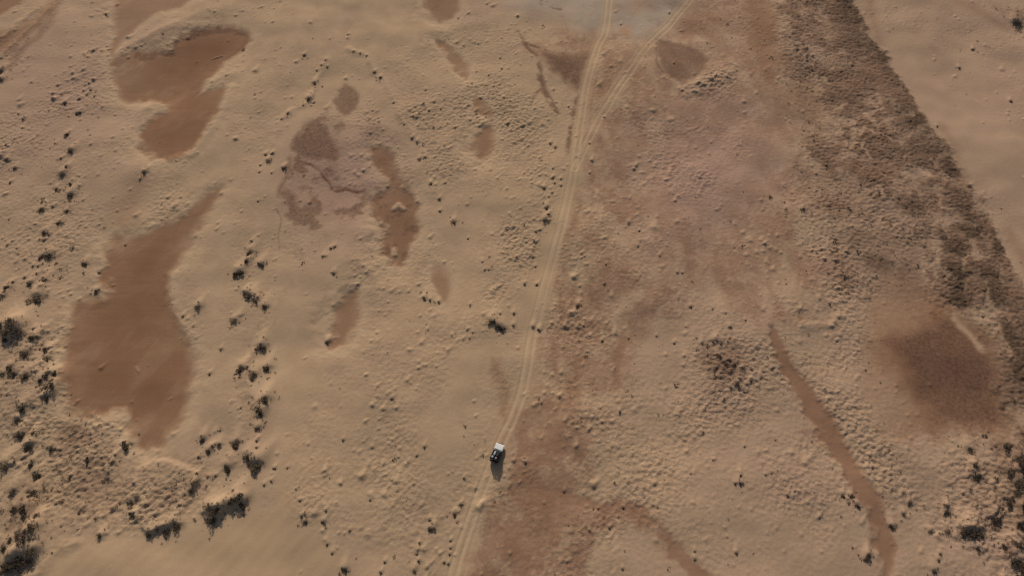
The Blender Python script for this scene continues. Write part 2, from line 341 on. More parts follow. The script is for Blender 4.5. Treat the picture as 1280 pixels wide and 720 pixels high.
# ---------------- how rough the sand is
rough = .34 + .25 * nF
for e in ((60,150,75,130,.25),(60,330,60,90,.3),(40,520,60,130,.45),(110,600,80,80,.9),(205,625,40,48,.9),(190,45,40,25,.2),(205,265,40,30,.35),(255,370,40,45,.3),
          (420,120,60,60,.2),(520,170,60,90,.4),(620,130,60,110,.55),(630,250,50,70,.5),(640,320,45,50,.5),(560,480,70,60,.1),(590,390,50,40,.3),(520,600,150,70,.45),(420,570,60,60,.25),(400,650,50,60,.25),
          (650,600,50,30,.2),(750,360,60,60,.4),(860,560,120,80,.75),(930,460,70,70,.6),(1040,350,50,70,.75),(1060,480,60,60,.6),(1130,610,110,70,.6),(1230,620,60,90,.6),(1000,580,50,80,.4),
          (885,103,36,22,1.1),(860,210,65,55,.7),(740,650,80,60,.7),(960,680,100,50,.15),(720,480,60,90,.45),(780,320,40,60,.4),(700,420,50,80,.4),(1100,560,50,60,.5),(1010,490,40,60,.4),(905,360,40,60,.4),(650,190,40,60,.3),(620,300,40,50,.3)):
    rough = rough + ell(*e)
for e in ((430,50,100,60,.35),(160,30,60,40,.1),(370,430,70,110,.22),(260,240,40,80,.2),(330,260,30,80,.2),(700,20,90,40,.3),(1190,130,90,130,.3),(880,260,70,70,.25),(900,140,80,40,.2),(570,300,30,30,.1),(585,540,50,60,.1),(420,400,60,70,.1),(200,700,260,45,.5),(290,470,30,60,.1)):
    rough = rough - ell(*e)
patchy = ss(-.30, .32, fbm(X, Y, 20, 4, 210, .55))
rough = np.clip(rough - .10, .04, 1.3) * (.30 + 1.0 * patchy)
calm = mx(line([(345,290),(343,205),(382,142),(430,88),(470,118),(510,180),(545,260),(570,325),(598,382)], [7,12,12,16,13,11,10,10,8], 4, 1.2),
          line([(296,100),(266,185),(285,232),(268,330),(262,410),(258,490),(232,560)], [7,10,9,12,13,14,10], 3, 1.2),
          line([(338,330),(372,400),(362,480),(352,540),(330,600),(300,660)], [10,34,34,26,26,22], 6, 1.5),
          line([(20,395),(70,392)], [9,14], 3, 1), line([(60,470),(66,500),(74,515)], [5,7,5], 2, 1),
          line([(575,262),(650,250)], [26,32], 6, 1.5), line([(650,370),(605,440),(570,500),(560,560)], [14,22,24,16], 5, 1.5),
          line([(400,10),(520,20)], [40,38], 8, 1.5), line([(225,20),(330,30)], [6,18], 4, 1), line([(400,560),(430,640),(470,720)], [8,14,22], 5, 1.5) * .5,
          line([(1130,60),(1230,190),(1330,330)], [22,40,40], 8, 2) * .8, line([(870,640),(960,700)], [30,50], 8, 2) * .7)
rough = (rough + .05) * (1 - .80 * calm)
rough = rough * (1 - .93 * flat) * (1 - .75 * sandtrack)
rough = np.clip(rough + belt * .35, 0, 1.3)

# ---------------- height
h = 1.6 * nA + 1.1 * fbm(X, Y, 26, 3, 8, .5) * (1 - .5 * BANK)
h += rough * (.14 * nB + .14 * nE + .09 * nS + .25 * nD)
h += (.015 + .0 * nA) * nC
h -= .22 * mx(panA1, panB, panG, C3, panD, panF2, chan, panK * .6, clearR * .5, panR3 * .8)
h -= .10 * plum
h += belt * (.30 + .22 * nE + .14 * nD)
h += scrubby * .16 * nD
h += isles * .32
h -= .55 * BANK
h += dune_h * .7 + .012 * dune * np.sin(YD * 2.2 + 2 * nB)
h += rut_h
plateau = poly([(170,585),(164,620),(168,648),(188,668),(212,664),(230,648),(243,612),(250,592),(215,573),(185,575)], .8, .9)
h += plateau * .55
# lunettes: low rims of blown sand on the downwind side of some pans
for pts, w_, hh in (([(156,558),(147,569),(139,582),(137,596)], 3, .8), ([(435,62),(458,70),(475,96),(492,120),(505,150),(520,175),(531,200)], 2.5, .28), ([(407,74),(393,104),(380,132),(352,150),(343,182)], 2.5, .25), ([(120,640),(126,655),(130,672)], 2, .5), ([(20,724),(50,712),(66,694),(80,683),(100,678)], 1.8, .35), ([(262,634),(278,630),(298,622)], 7, .8), ([(318,500),(308,470),(318,440)], 6, .4), ([(15,412),(25,405)], 8, .7), ([(20,695),(45,660),(35,635)], 9, .7), ([(205,132),(190,128),(176,140),(176,155)], 4, .35), ([(215,200),(245,190),(268,160),(282,130),(290,110)], 5, .4), ([(216,345),(214,375),(222,398),(236,425)], 3, .35),
                    ([(128,375),(95,380),(84,400)], 3, .2), ([(140,80),(158,60),(185,45),(215,30)], 6, .3), ([(860,112),(880,108),(900,95),(912,82)], 12, .2), ([(1133,207),(1150,218),(1165,226)], 3, .5),
                    ([(1000,410),(1040,404),(1056,395)], 3, .35), ([(0,72),(25,50),(50,28),(72,0)], 2.5, .6), ([(0,50),(25,30),(45,10)], 2, .5), ([(1030,265),(1035,300),(1040,330)], 3, .3)):
    h += line(pts, w_, 1.6, .8) * hh

# ------------------------------------------------------------------ hummocks stamped into the sheet
Hg = h.reshape(NY, NX)
mound_mask = np.zeros((NY, NX), f32)
cx0, cy0 = ncx, ncy
def stamp(x, y, r, hh, asp=1.5, ang=R(60), tail=.8):
    rad = r * (2.2 + asp)
    i0 = int((x - rad - X0) / STEP) + cx0; i1 = int((x + rad - X0) / STEP) + cx0 + 2
    j0 = int((y - rad - Y0) / STEP) + cy0; j1 = int((y + rad - Y0) / STEP) + cy0 + 2
    if i0 < cx0 or j0 < cy0 or i1 > NX - ncx or j1 > NY - ncy: return
    px = gx[i0:i1][None, :] - x; py = gy[j0:j1][:, None] - y
    c, s = math.cos(ang), math.sin(ang)
    a = px * c + py * s; b = -px * s + py * c
    # steep on the near side, a tail of sand trailing away
    la = np.where(a < 0, r * .62, r * asp)
    bw = r * (.8 - .25 * np.clip(a / (r * asp), 0, 1))
    q = np.exp(-((a / la) ** 2 + (b / bw) ** 2))
    Hg[j0:j1, i0:i1] += (hh * q).astype(f32)
    mound_mask[j0:j1, i0:i1] = np.maximum(mound_mask[j0:j1, i0:i1], q.astype(f32))

def gsample(field, x, y):
    i = np.clip(((np.asarray(x) - X0) / STEP).astype(int) + cx0, 0, NX - 1)
    j = np.clip(((np.asarray(y) - Y0) / STEP).astype(int) + cy0, 0, NY - 1)
    return field.reshape(NY, NX)[j, i]

cand = 60000
mxs = rng.uniform(X0 + 6, X1 - 6, cand); mys = rng.uniform(Y0 + 6, Y1 - 6, cand)
pr = gsample(rough, mxs, mys); cl = gsample(ss(-.25, .45, fbm(X, Y, 12, 3, 60)), mxs, mys)
keep = rng.uniform(0, 1, cand) < np.clip(pr * 1.1, 0, 1) * (.10 + 1.3 * cl)
for x, y, p in zip(mxs[keep], mys[keep], pr[keep]):
    r = .27 * math.exp(rng.normal(0, .48)) + .05
    stamp(x, y, r, r * rng.uniform(.30, .58) * (.7 if x > 20 else 1), rng.uniform(1.0, 2.2), R(rng.uniform(35, 85)))
for k in range(110):                                # the heap of broken crust by the round flat
    t = rng.uniform(0, 1); px = 852 + 62 * t + rng.normal(0, 5); py = 116 - 8 * t - 26 * t * t + rng.normal(0, 5)
    x, y = at(px, py); q = rng.uniform(.35, .9); stamp(x, y, q, q * rng.uniform(.18, .34), 1.1, R(rng.uniform(40, 90)))
for (ex, ey, sx_, sy_, nn) in ((805,205,14,10,22),(850,235,30,12,26),(880,190,20,10,10),(770,300,14,20,16),(720,330,14,20,14),(745,270,10,12,14),(1040,350,14,40,50),(960,330,20,30,20),(660,250,14,25,20),(700,500,14,40,20),(1060,455,14,30,30)):
    for k in range(nn):
        x, y = at(ex + rng.normal(0, sx_), ey + rng.normal(0, sy_)); q = rng.uniform(.25, .75); stamp(x, y, q, q * rng.uniform(.2, .45), 1.3, R(rng.uniform(40, 90)))
tiny_xy = list(zip(mxs[keep], mys[keep]))

# ------------------------------------------------------------------ shrubs: where each one stands in the photograph
ZONES = [
 ("on the sand left of the upper brown clay pan", [(132,18,3),(118,65,3.5),(112,105,2),(105,115,2.5),(114,114,2.5),(109,120,2.5),(100,125,3),(82,131,4),(99,143,4),(87,147,2)]),
 ("near the top left edge of the sand", [(3,90,5),(2,102,5),(24,144,2),(30,151,3),(62,140,1.5),(9,201,4),(18,211,3.5),(12,228,3)]),
 ("in the straggling row left of the two clay pans", [(84,171,4),(90,191,5),(78,200,3),(85,211,3.5),(78,220,5),(88,231,3.5),(70,237,4),(88,245,6),(65,258,3),(82,264,4),(73,278,4)]),
 ("in the gap between the two large clay pans", [(181,218,4),(176,226,2.5),(155,305,2)]),
 ("on the sand left of the neck of the lower clay pan", [(51,263,5),(55,291,4),(60,294,3),(54,300,3),(58,312,2.5),(51,321,3.5),(61,321,5),(104,330,3.5),(103,340,2),(122,340,3),(120,363,3.5)]),
 ("on the open sand along the left edge above the big dark clump", [(8,306,3),(20,310,2),(40,333,3),(47,333,3),(46,343,3),(30,347,3),(56,351,4),(38,355,4),(16,353,3),(7,361,4),(3,371,4),(45,374,6)]),
 ("packed into the big dark clump on the left edge", [(4,412,6),(12,420,6),(19,411,6),(25,419,5),(8,426,4)]),
 ("between the left edge and the lower clay pan", [(43,412,3),(45,425,5),(33,444,5),(43,451,3),(58,440,4),(60,450,4),(15,463,5),(20,470,4),(35,473,5),(5,470,4),(60,473,5),(70,470,4),(52,478,4)]),
 ("below left of the lower clay pan", [(68,485,6),(60,500,5),(30,512,5),(22,527,4),(23,545,5),(42,542,4),(35,560,5),(28,573,3),(38,580,4),(45,595,5),(18,578,3),(5,584,6)]),
 ("on the mottled ground below the lower clay pan", [(157,559,5),(146,570,2),(141,580,3),(137,592,3),(110,575,3.5),(63,562,4),(86,598,3),(70,630,3),(128,672,3.5),(122,650,3),(100,642,3)]),
 ("in the cluster along the bottom left edge", [(15,616,5),(17,638,5),(33,635,5),(42,618,6),(35,645,6),(50,647,4),(28,670,6),(36,676,6),(46,664,6),(5,687,5),(15,677,4),(26,700,7),(36,703,6),(15,707,7),(6,712,6),(42,692,6)]),
 ("on the sand right of the neck of the lower clay pan", [(315,302,3),(313,316,4.5),(309,327,3.5),(298,342,5),(306,367,4),(313,370,4.5),(318,376,4),(247,385,4),(228,395,3),(292,402,4),(276,437,3),(322,372,2),(330,384,4)]),
 ("in the row running down from the pink clay patch", [(324,434,5),(303,461,5),(316,470,5),(333,461,5),(262,468,3),(332,502,5.5),(325,515,5),(327,521,4),(323,537,4),(322,553,3),(323,562,3),(323,583,6)]),
 ("in the line curving below the lower clay pan", [(254,550,4),(262,566,4),(295,556,5),(274,558,3.5),(310,573,5),(317,583,5),(249,573,3),(284,587,5),(248,593,3),(260,597,2.5),(270,596,3),(244,606,4),(240,614,4)]),
 ("along the lower rim of the rough patch under the lower clay pan", [(232,620,3),(227,633,3),(222,660,5),(210,665,5),(200,664,4),(188,670,4),(168,645,4),(165,630,4)]),
 ("in the large dark pair above the smooth dune", [(263,636,5),(268,643,6),(266,652,5),(275,639,4.5),(292,630,5),(299,626,6),(303,633,4.5),(305,644,3)]),
 ("on the sand right of the large dark pair above the dune", [(344,587,3),(360,586,2),(331,608,3),(340,603,3),(376,627,2.5),(371,613,2),(379,648,4),(382,654,4),(405,654,4),(408,640,3),(437,664,2.5),(409,682,3),(416,692,3)]),
 ("at the bottom edge left of the wheel tracks", [(430,713,5),(463,625,3),(481,703,3),(476,716,3),(518,714,4),(524,679,2),(521,692,3),(523,702,3)]),
 ("beside the wheel tracks below the parked car", [(568,643,4),(576,631,3.5),(580,598,2.5),(540,662,5),(537,650,3),(563,676,2),(563,685,2),(562,693,2.5),(560,705,2.5),(555,703,2)]),
 ("on the open sand between the dark row and the parked car", [(429,551,2.5),(491,500,3),(521,570,2),(531,560,3),(587,424,2),(591,417,1.5)]),
 ("around the two brown patches below the pink clay patch", [(413,310,3),(418,308,3),(403,320,3),(417,342,3.5),(408,426,4),(530,373,4),(537,375,3),(548,377,3)]),
 ("in the dark pair left of the wheel tracks", [(614,405,6),(621,409,5),(628,413,5.5),(625,394,2)]),
 ("scattered right of the pink clay patch", [(549,248,3),(550,263,2.5),(567,277,4),(585,297,2),(588,382,2.5),(603,328,2),(606,338,2),(611,338,1.8),(538,229,3),(556,228,2)]),
 ("on the sand above left of the pink clay patch", [(386,125,5),(379,132,2),(392,129,2),(393,104,4),(396,88,2),(402,82,2),(409,84,2),(407,76,2),(380,70,3),(360,143,3),(352,150,2)]),
 ("to the left of the pink clay patch", [(332,195,3),(341,194,3),(335,203,4),(326,208,2),(325,217,2),(355,212,4),(340,218,1.5),(323,253,1.5),(325,331,4)]),
 ("above the pink clay patch", [(435,43,2),(442,65,2),(450,67,2),(458,70,2),(475,97,3),(468,90,2.5),(473,148,1.5),(492,129,2),(505,156,2)]),
 ("on the upper sand left of the track fork", [(598,54,1.5),(627,87,2),(611,95,2),(625,73,1.5),(532,113,2),(536,139,2),(551,136,1.5),(634,155,2.5),(515,173,3),(521,178,3),(524,199,3),(531,197,3)]),
 ("at the left side of the track just below the fork", [(688,180,3),(694,185,3),(691,213,2),(691,225,3),(693,231,2),(701,226,2),(701,234,2),(680,238,3),(686,248,2),(690,243,2)]),
 ("along the left verge of the middle of the track", [(683,262,4),(681,278,5),(685,271,2.5),(670,291,3),(668,302,3),(646,322,2),(666,322,2),(669,333,2),(671,357,3),(656,356,3),(642,393,3),(642,408,3)]),
 ("inside and around the track fork", [(737,181,1.8),(740,203,3),(737,218,1.8),(711,134,1.8),(837,14,2),(776,30,2),(842,81,1.8),(755,148,1.8)]),
 ("on the reddish ground right of the track", [(786,280,2.5),(799,290,2),(797,310,2),(824,322,2.5),(757,333,2),(723,382,4),(753,426,2.5),(666,409,3.5),(674,413,3.5),(786,423,1.8),(846,343,2),(852,343,1.8)]),
 ("on the pale crust in the middle of the reddish ground", [(863,385,3),(890,388,2),(911,411,3),(931,402,2),(821,420,2),(843,429,2.5),(858,409,2),(877,430,3),(965,461,3)]),
 ("in the dark speckled patch right of the middle", [(891,429,4),(896,428,4),(900,432,3),(896,447,4),(906,455,4),(912,452,4),(918,458,4),(929,463,4),(894,462,4),(914,464,4),(938,478,4),(922,482,5),(915,487,4),(900,475,3.5),(930,490,4)]),
 ("on the rough ground right of the parked car", [(657,580,3.5),(656,574,2),(677,505,2),(705,615,2.5),(775,515,3),(779,635,3),(748,636,2),(762,660,2.5),(778,712,2)]),
 ("on the pale ground left of the red channel", [(891,576,2),(925,606,4),(918,606,3),(925,596,3),(931,558,2),(957,594,2),(868,700,3),(868,690,2),(920,692,3),(985,620,3),(965,592,3),(1025,647,2)]),
 ("along the right bank of the red channel", [(1072,632,4.5),(1065,620,4),(1054,620,4),(1091,584,2.5),(1088,570,3),(1117,659,5),(1084,700,4.5),(1086,695,5),(1047,426,1.8),(1037,380,3),(1003,263,3.5)]),
 ("on the speckled sand below the brown pan", [(1140,628,4),(1132,643,4),(1166,664,4),(1183,643,2.5),(1184,632,3),(1187,640,4),(1187,664,4),(1171,713,4.5),(1178,692,3),(1176,700,3),(1212,563,4.5),(1217,583,3),(1220,597,5)]),
 ("in the dark group near the lower right corner", [(1206,665,5.5),(1214,667,6),(1223,668,6),(1244,652,6),(1224,687,4),(1255,685,4),(1268,682,5),(1271,705,7)]),
 ("along the lower right edge under the scrub belt", [(1255,562,5.5),(1270,578,6),(1277,590,5),(1258,592,5),(1271,608,6.5),(1269,620,4),(1261,628,5),(1277,638,5),(1276,658,5)]),
 ("on the pale sand beyond the scrub belt", [(1200,84,2),(1271,30,5),(1263,127,2),(1218,60,2),(1170,160,2)]),
]
# mounds (with or without plants) under each
shrubs = []
for zi, (phrase, lst) in enumerate(ZONES):
    for (px, py, r) in lst:
        x, y = at(px, py); m = mpp(px, py)
        rr = max(.34, r * m * (.84 + .09 * max(0, r - 3.5))) * (1.45 if (px < 345 and py > 290 and r > 3) or px > 1180 else 1.0)
        shrubs.append(dict(zone=zi, px=px, py=py, x=x, y=y, r=rr))
for s in shrubs:
    stamp(s['x'] + .15 * s['r'], s['y'] + 1.0 * s['r'], s['r'] * 1.4, s['r'] * .5, 1.7, R(rng.uniform(60, 85)))
h = Hg.ravel()

def ground_z(x, y):
    i = (x - X0) / STEP + cx0; j = (y - Y0) / STEP + cy0
    i0 = int(i); j0 = int(j); a = i - i0; b = j - j0
    return float(Hg[j0, i0] * (1 - a) * (1 - b) + Hg[j0, i0 + 1] * a * (1 - b) + Hg[j0 + 1, i0] * (1 - a) * b + Hg[j0 + 1, i0 + 1] * a * b)

# ------------------------------------------------------------------ the ground mesh
me = bpy.data.meshes.new("desert_ground")
co = np.empty((NV, 3), f32); co[:, 0] = X; co[:, 1] = Y; co[:, 2] = h
me.vertices.add(NV); me.vertices.foreach_set("co", co.ravel())
ii = np.arange(NX - 1); jj = np.arange(NY - 1)
a = (jj[:, None] * NX + ii[None, :]).ravel()
quads = np.stack([a, a + 1, a + 1 + NX, a + NX], 1).astype(np.int32)
NF = len(quads)
me.loops.add(NF * 4); me.loops.foreach_set("vertex_index", quads.ravel())
me.polygons.add(NF); me.polygons.foreach_set("loop_start", np.arange(0, NF * 4, 4, dtype=np.int32))
me.polygons.foreach_set("use_smooth", np.ones(NF, dtype=bool))
me.update(calc_edges=False)
def attr(name, v):
    at_ = me.attributes.new(name, 'FLOAT', 'POINT'); at_.data.foreach_set("value", np.clip(v, 0, 1).astype(f32))
attr("clay", pan); attr("plum_clay", plum); attr("red_soil", red * (1 - .45 * mound_mask.ravel())); attr("litter", np.clip(np.maximum(belt, mx(scrubby * .72, panL * .85)), 0, 1))
attr("rim_sand", np.clip(RIM, 0, 1) * (1 - flat)); attr("pan_core", CORE * np.clip(pan * 1.2, 0, 1))
attr("dark_litter", darkpatch)
attr("track", np.clip(rut_c, 0, 1)); attr("loose_sand", np.clip(mx(sandtrack, dune), 0, 1)); attr("pink_salt", pinkish); attr("grey_silt", pale)
attr("ochre", orange_sp); attr("coarse", np.clip(rough / 1.2, 0, 1))
ground = bpy.data.objects.new("desert_ground", me); C.objects.link(ground); ground["kind"] = "structure"

# ------------------------------------------------------------------ materials
def mat(name):
    m = bpy.data.materials.new(name); m.use_nodes = True
    return m, m.node_tree.nodes, m.node_tree.links, m.node_tree.nodes["Principled BSDF"]

def ground_material():
    m, N, L, P = mat("desert_soil")
    P.inputs["Roughness"].default_value = .95
    P.inputs["Specular IOR Level"].default_value = .08
    tc = N.new("ShaderNodeNewGeometry").outputs["Position"]
    def noise(scale, det=4, rough_=.55, dist=0, vec=None):
        n = N.new("ShaderNodeTexNoise"); n.inputs["Scale"].default_value = scale; n.inputs["Detail"].default_value = det
        n.inputs["Roughness"].default_value = rough_; n.inputs["Distortion"].default_value = dist
        L.new(vec or tc, n.inputs["Vector"]); return n.outputs["Fac"]
    def A(name):
        n = N.new("ShaderNodeAttribute"); n.attribute_name = name; return n.outputs["Fac"]
    def math_(op, a, b=None, c=None, clamp=False):
        n = N.new("ShaderNodeMath"); n.operation = op; n.use_clamp = clamp
        for k, v in enumerate((a, b, c)):
            if v is None: continue
            if isinstance(v, (int, float)): n.inputs[k].default_value = v
            else: L.new(v, n.inputs[k])
        return n.outputs[0]
    def rng_(v, a, b, c=0, d=1):
        n = N.new("ShaderNodeMapRange"); L.new(v, n.inputs[0])
        for k, q in enumerate((a, b, c, d)): n.inputs[k + 1].default_value = q
        return n.outputs[0]
    def mix(a, b, f, blend='MIX'):
        n = N.new("ShaderNodeMix"); n.data_type = 'RGBA'; n.blend_type = blend
        L.new(f, n.inputs[0]) if not isinstance(f, (int, float)) else setattr(n.inputs[0], "default_value", f)
        for k, v in ((6, a), (7, b)):
            if isinstance(v, tuple): n.inputs[k].default_value = (*v, 1)
            else: L.new(v, n.inputs[k])
        return n.outputs[2]
    big = noise(.035, 5, .6); mid = noise(.22, 5, .62, .6); fine = noise(1.4, 4, .6); grain = noise(5.5, 3, .6)
    # soil breakup: the masks get frayed by noise
    def frayed(a, amt=.5, lo=.35, hi=.65):
        return rng_(math_('ADD', a, math_('MULTIPLY', math_('SUBTRACT', fine, .5), amt)), lo, hi)
    sm = N.new('ShaderNodeMapping'); sm.inputs['Scale'].default_value = (1.25, .55, 1); sm.inputs['Rotation'].default_value = (0, 0, .12); L.new(tc, sm.inputs[0]); stretched = sm.outputs[0]
    sand = mix(SAND_A, SAND_B, rng_(big, .3, .7))
    sand = mix(sand, SAND_C, rng_(mid, .42, .72, 0, .75))
    coarse = A("coarse")
    sand = mix(sand, SAND_D, math_('MULTIPLY', coarse, rng_(fine, .45, .7, 0, .75)))
    c = mix(sand, PINK, math_('MULTIPLY', A("pink_salt"), rng_(mid, .3, .6, .25, .8)))
    redc = mix(RED_A, RED_B, rng_(mid, .35, .65))
    c = mix(c, redc, rng_(math_('ADD', A("red_soil"), math_('MULTIPLY', math_('SUBTRACT', math_('ADD', math_('MULTIPLY', noise(.11, 9, .66, .5, stretched), .62), math_('MULTIPLY', noise(.55, 6, .72, .6), .38)), .5), 2.5)), .22, .72))
    c = mix(c, PINK, math_('MULTIPLY', A("pink_salt"), rng_(big, .35, .6, .35, .75)))
    c = mix(c, GREY, math_('MULTIPLY', A("grey_silt"), rng_(mid, .3, .6, .5, 1)))
    # clay, with faint drying streaks
    mp = N.new("ShaderNodeMapping"); mp.inputs["Scale"].default_value = (.05, .5, 1); mp.inputs["Rotation"].default_value = (0, 0, .12); L.new(tc, mp.inputs[0])
    st = noise(1.0, 5, .65, .8, mp.outputs[0])
    clay = mix(CLAY_A, CLAY_B, rng_(st, .35, .65))
    clay = mix(clay, CLAY_C, rng_(big, .4, .65, 0, .6))
    clay = mix(clay, CLAY_C, rng_(noise(.07, 6, .65, 1.5), .46, .62, 0, .7))
    clay = mix(clay, CLAY_D, math_('MULTIPLY', A("pan_core"), rng_(big, .3, .6, .25, .8)))
    c = mix(c, clay, math_('MULTIPLY', A("clay"), 1.0))
    c = mix(c, mix(PLUM_A, PLUM_B, rng_(fine, .35, .65)), rng_(math_('ADD', A("plum_clay"), math_('MULTIPLY', math_('SUBTRACT', fine, .5), .35)), .12, .95))
    c = mix(c, OCHRE, math_('MULTIPLY', A("ochre"), .6))
    lit = A("litter")
    c = mix(c, mix(LIT_A, LIT_B, rng_(mid, .35, .65)), rng_(math_('ADD', lit, math_('MULTIPLY', math_('SUBTRACT', noise(.55, 5, .7), .5), .9)), .18, .72))
    c = mix(c, SAND_C, math_('MULTIPLY', A('rim_sand'), .6))
    c = mix(c, LIT_C, math_('MULTIPLY', A('dark_litter'), rng_(fine, .3, .6, .45, 1)))
    c = mix(c, LOOSE, math_('MULTIPLY', A("loose_sand"), .55))
    c = mix(c, TRACK, math_('MULTIPLY', A("track"), .65))
    c = mix(c, (.5, .5, .5), 1.0, 'MULTIPLY') if False else c
    v = rng_(grain, .25, .75, .90, 1.10)
    n = N.new("ShaderNodeVectorMath"); n.operation = 'SCALE'; L.new(c, n.inputs[0]); L.new(v, n.inputs["Scale"])
    L.new(n.outputs[0], P.inputs["Base Color"])
    # relief below the mesh's own resolution
    b = N.new("ShaderNodeBump"); b.inputs["Distance"].default_value = 1.0
    hgt = math_('ADD', math_('MULTIPLY', grain, .045), math_('MULTIPLY', fine, .16))
    L.new(math_('MULTIPLY', hgt, math_('ADD', math_('MULTIPLY', coarse, 1.5), .10)), b.inputs["Height"])
    b.inputs["Strength"].default_value = 1.0
    L.new(b.outputs[0], P.inputs["Normal"])
    return m

def lin(r, g, b, k=1.0):
    return tuple((((v / 255) / 12.92) if v / 255 < .04045 else ((v / 255 + .055) / 1.055) ** 2.4) * k for v in (r, g, b))
KK = 1.45
SAND_A = lin(157,131,102,KK); SAND_B = lin(149,123,98,KK); SAND_C = lin(164,138,109,KK); SAND_D = lin(131,105,81,KK)
PINK = lin(147,118,101,KK); RED_A = lin(125,95,73,KK); RED_B = lin(138,108,86,KK); GREY = lin(147,131,114,KK)
CLAY_A = lin(122,90,67,KK); CLAY_B = lin(132,100,76,KK); CLAY_C = lin(117,85,62,KK); CLAY_D = lin(114,82,59,KK)
PLUM_A = lin(107,79,63,KK); PLUM_B = lin(86,63,48,KK); OCHRE = lin(150,106,78,KK)
LIT_A = lin(121,96,77,KK); LIT_B = lin(102,79,62,KK); LIT_C = lin(72,57,44,KK); LOOSE = lin(158,131,100,KK); TRACK = lin(170,144,115,KK)
me.materials.append(ground_material())

def foliage_material(name, a, b):
    m, N, L, P = mat(name)
    P.inputs["Roughness"].default_value = .8; P.inputs["Specular IOR Level"].default_value = .15
    oi = N.new("ShaderNodeObjectInfo"); ge = N.new("ShaderNodeNewGeometry")
    ad = N.new("ShaderNodeMath"); ad.operation = 'ADD'; L.new(oi.outputs["Random"], ad.inputs[0]); L.new(ge.outputs["Random Per Island"], ad.inputs[1])
    hf = N.new("ShaderNodeMath"); hf.operation = 'MULTIPLY'; hf.inputs[1].default_value = .5; L.new(ad.outputs[0], hf.inputs[0])
    r_pos = (.35, 1.0)
    r = N.new("ShaderNodeValToRGB"); r.color_ramp.elements[0].color = (*a, 1); r.color_ramp.elements[1].color = (*b, 1)
    r.color_ramp.elements[0].position, r.color_ramp.elements[1].position = r_pos
    tr = N.new("ShaderNodeBsdfTranslucent"); L.new(r.outputs[0], tr.inputs[0]); mxs = N.new("ShaderNodeMixShader"); mxs.inputs[0].default_value = .42
    L.new(P.outputs[0], mxs.inputs[1]); L.new(tr.outputs[0], mxs.inputs[2]); L.new(mxs.outputs[0], N["Material Output"].inputs["Surface"])
    L.new(hf.outputs[0], r.inputs[0]); L.new(r.outputs[0], P.inputs["Base Color"])
    return m
fol = foliage_material("shrub_leaves", (.080, .063, .040), (.32, .235, .15))
fol_dry = foliage_material("dry_scrub_twigs", (.085, .062, .042), (.25, .18, .125))

# ------------------------------------------------------------------ shrubs
def shrub_mesh(name, seed, n=420, domes=4, material=None):
    """a low desert bush: woody twigs fanning out of the sand and small leaf clumps on several uneven domes"""
    r = random.Random(seed); V = []; Fc = []
    lobes = [(r.uniform(-.75, .75), r.uniform(-.55, .55), r.uniform(.20, .48), r.uniform(.25, .55)) for _ in range(domes + 2)]
    lobes.append((r.uniform(-.2, .2), 0, .45, .55))
    for k in range(26):
        a = r.uniform(0, 6.283); l = r.uniform(.6, 1.12); el = r.uniform(.15, 1.2)
        d = Vector((math.cos(a) * math.cos(el), math.sin(a) * math.cos(el), math.sin(el) * .7)) * l
        s = Vector((-math.sin(a), math.cos(a), 0)) * .018; b = len(V)
        V += [s, -s, d * .6 + Vector((0, 0, .03)), d]; Fc += [(b, b + 1, b + 2), (b, b + 2, b + 3)]
    for k in range(n):
        lx, ly, lr, lh = r.choice(lobes)
        a = r.uniform(0, 6.283); e = math.asin(r.uniform(0, 1)); q = lr * r.uniform(.55, 1.08)
        p = Vector((lx + math.cos(a) * math.cos(e) * q, ly + math.sin(a) * math.cos(e) * q, lh * math.sin(e) * r.uniform(.7, 1.1) + .02))
        sz = r.uniform(.045, .12)
        u = Vector((r.uniform(-1, 1), r.uniform(-1, 1), r.uniform(-.6, .6))).normalized()
        w = u.cross(Vector((r.uniform(-.5, .5), r.uniform(-.5, .5), 1))).normalized()
        b = len(V); V += [p - u * sz, p + w * sz * .7, p + u * sz, p - w * sz * .7]; Fc.append((b, b + 1, b + 2, b + 3))
    m = bpy.data.meshes.new(name); m.from_pydata([tuple(v) for v in V], [], Fc); m.materials.append(material or fol); m.update()
    return m
protos = [shrub_mesh("shrub", 100 + i, 430 if i < 5 else 260, 3 + i % 3) for i in range(8)]

protos_dry = [shrub_mesh('shrub', 200 + i, 200, 4, fol_dry) for i in range(4)]

def ordinal(n):
    w = ["first","second","third","fourth","fifth","sixth","seventh","eighth","ninth","tenth","eleventh","twelfth","thirteenth","fourteenth","fifteenth","sixteenth"]
    return w[n]
by_zone = {}
for s in shrubs: by_zone.setdefault(s['zone'], []).append(s)
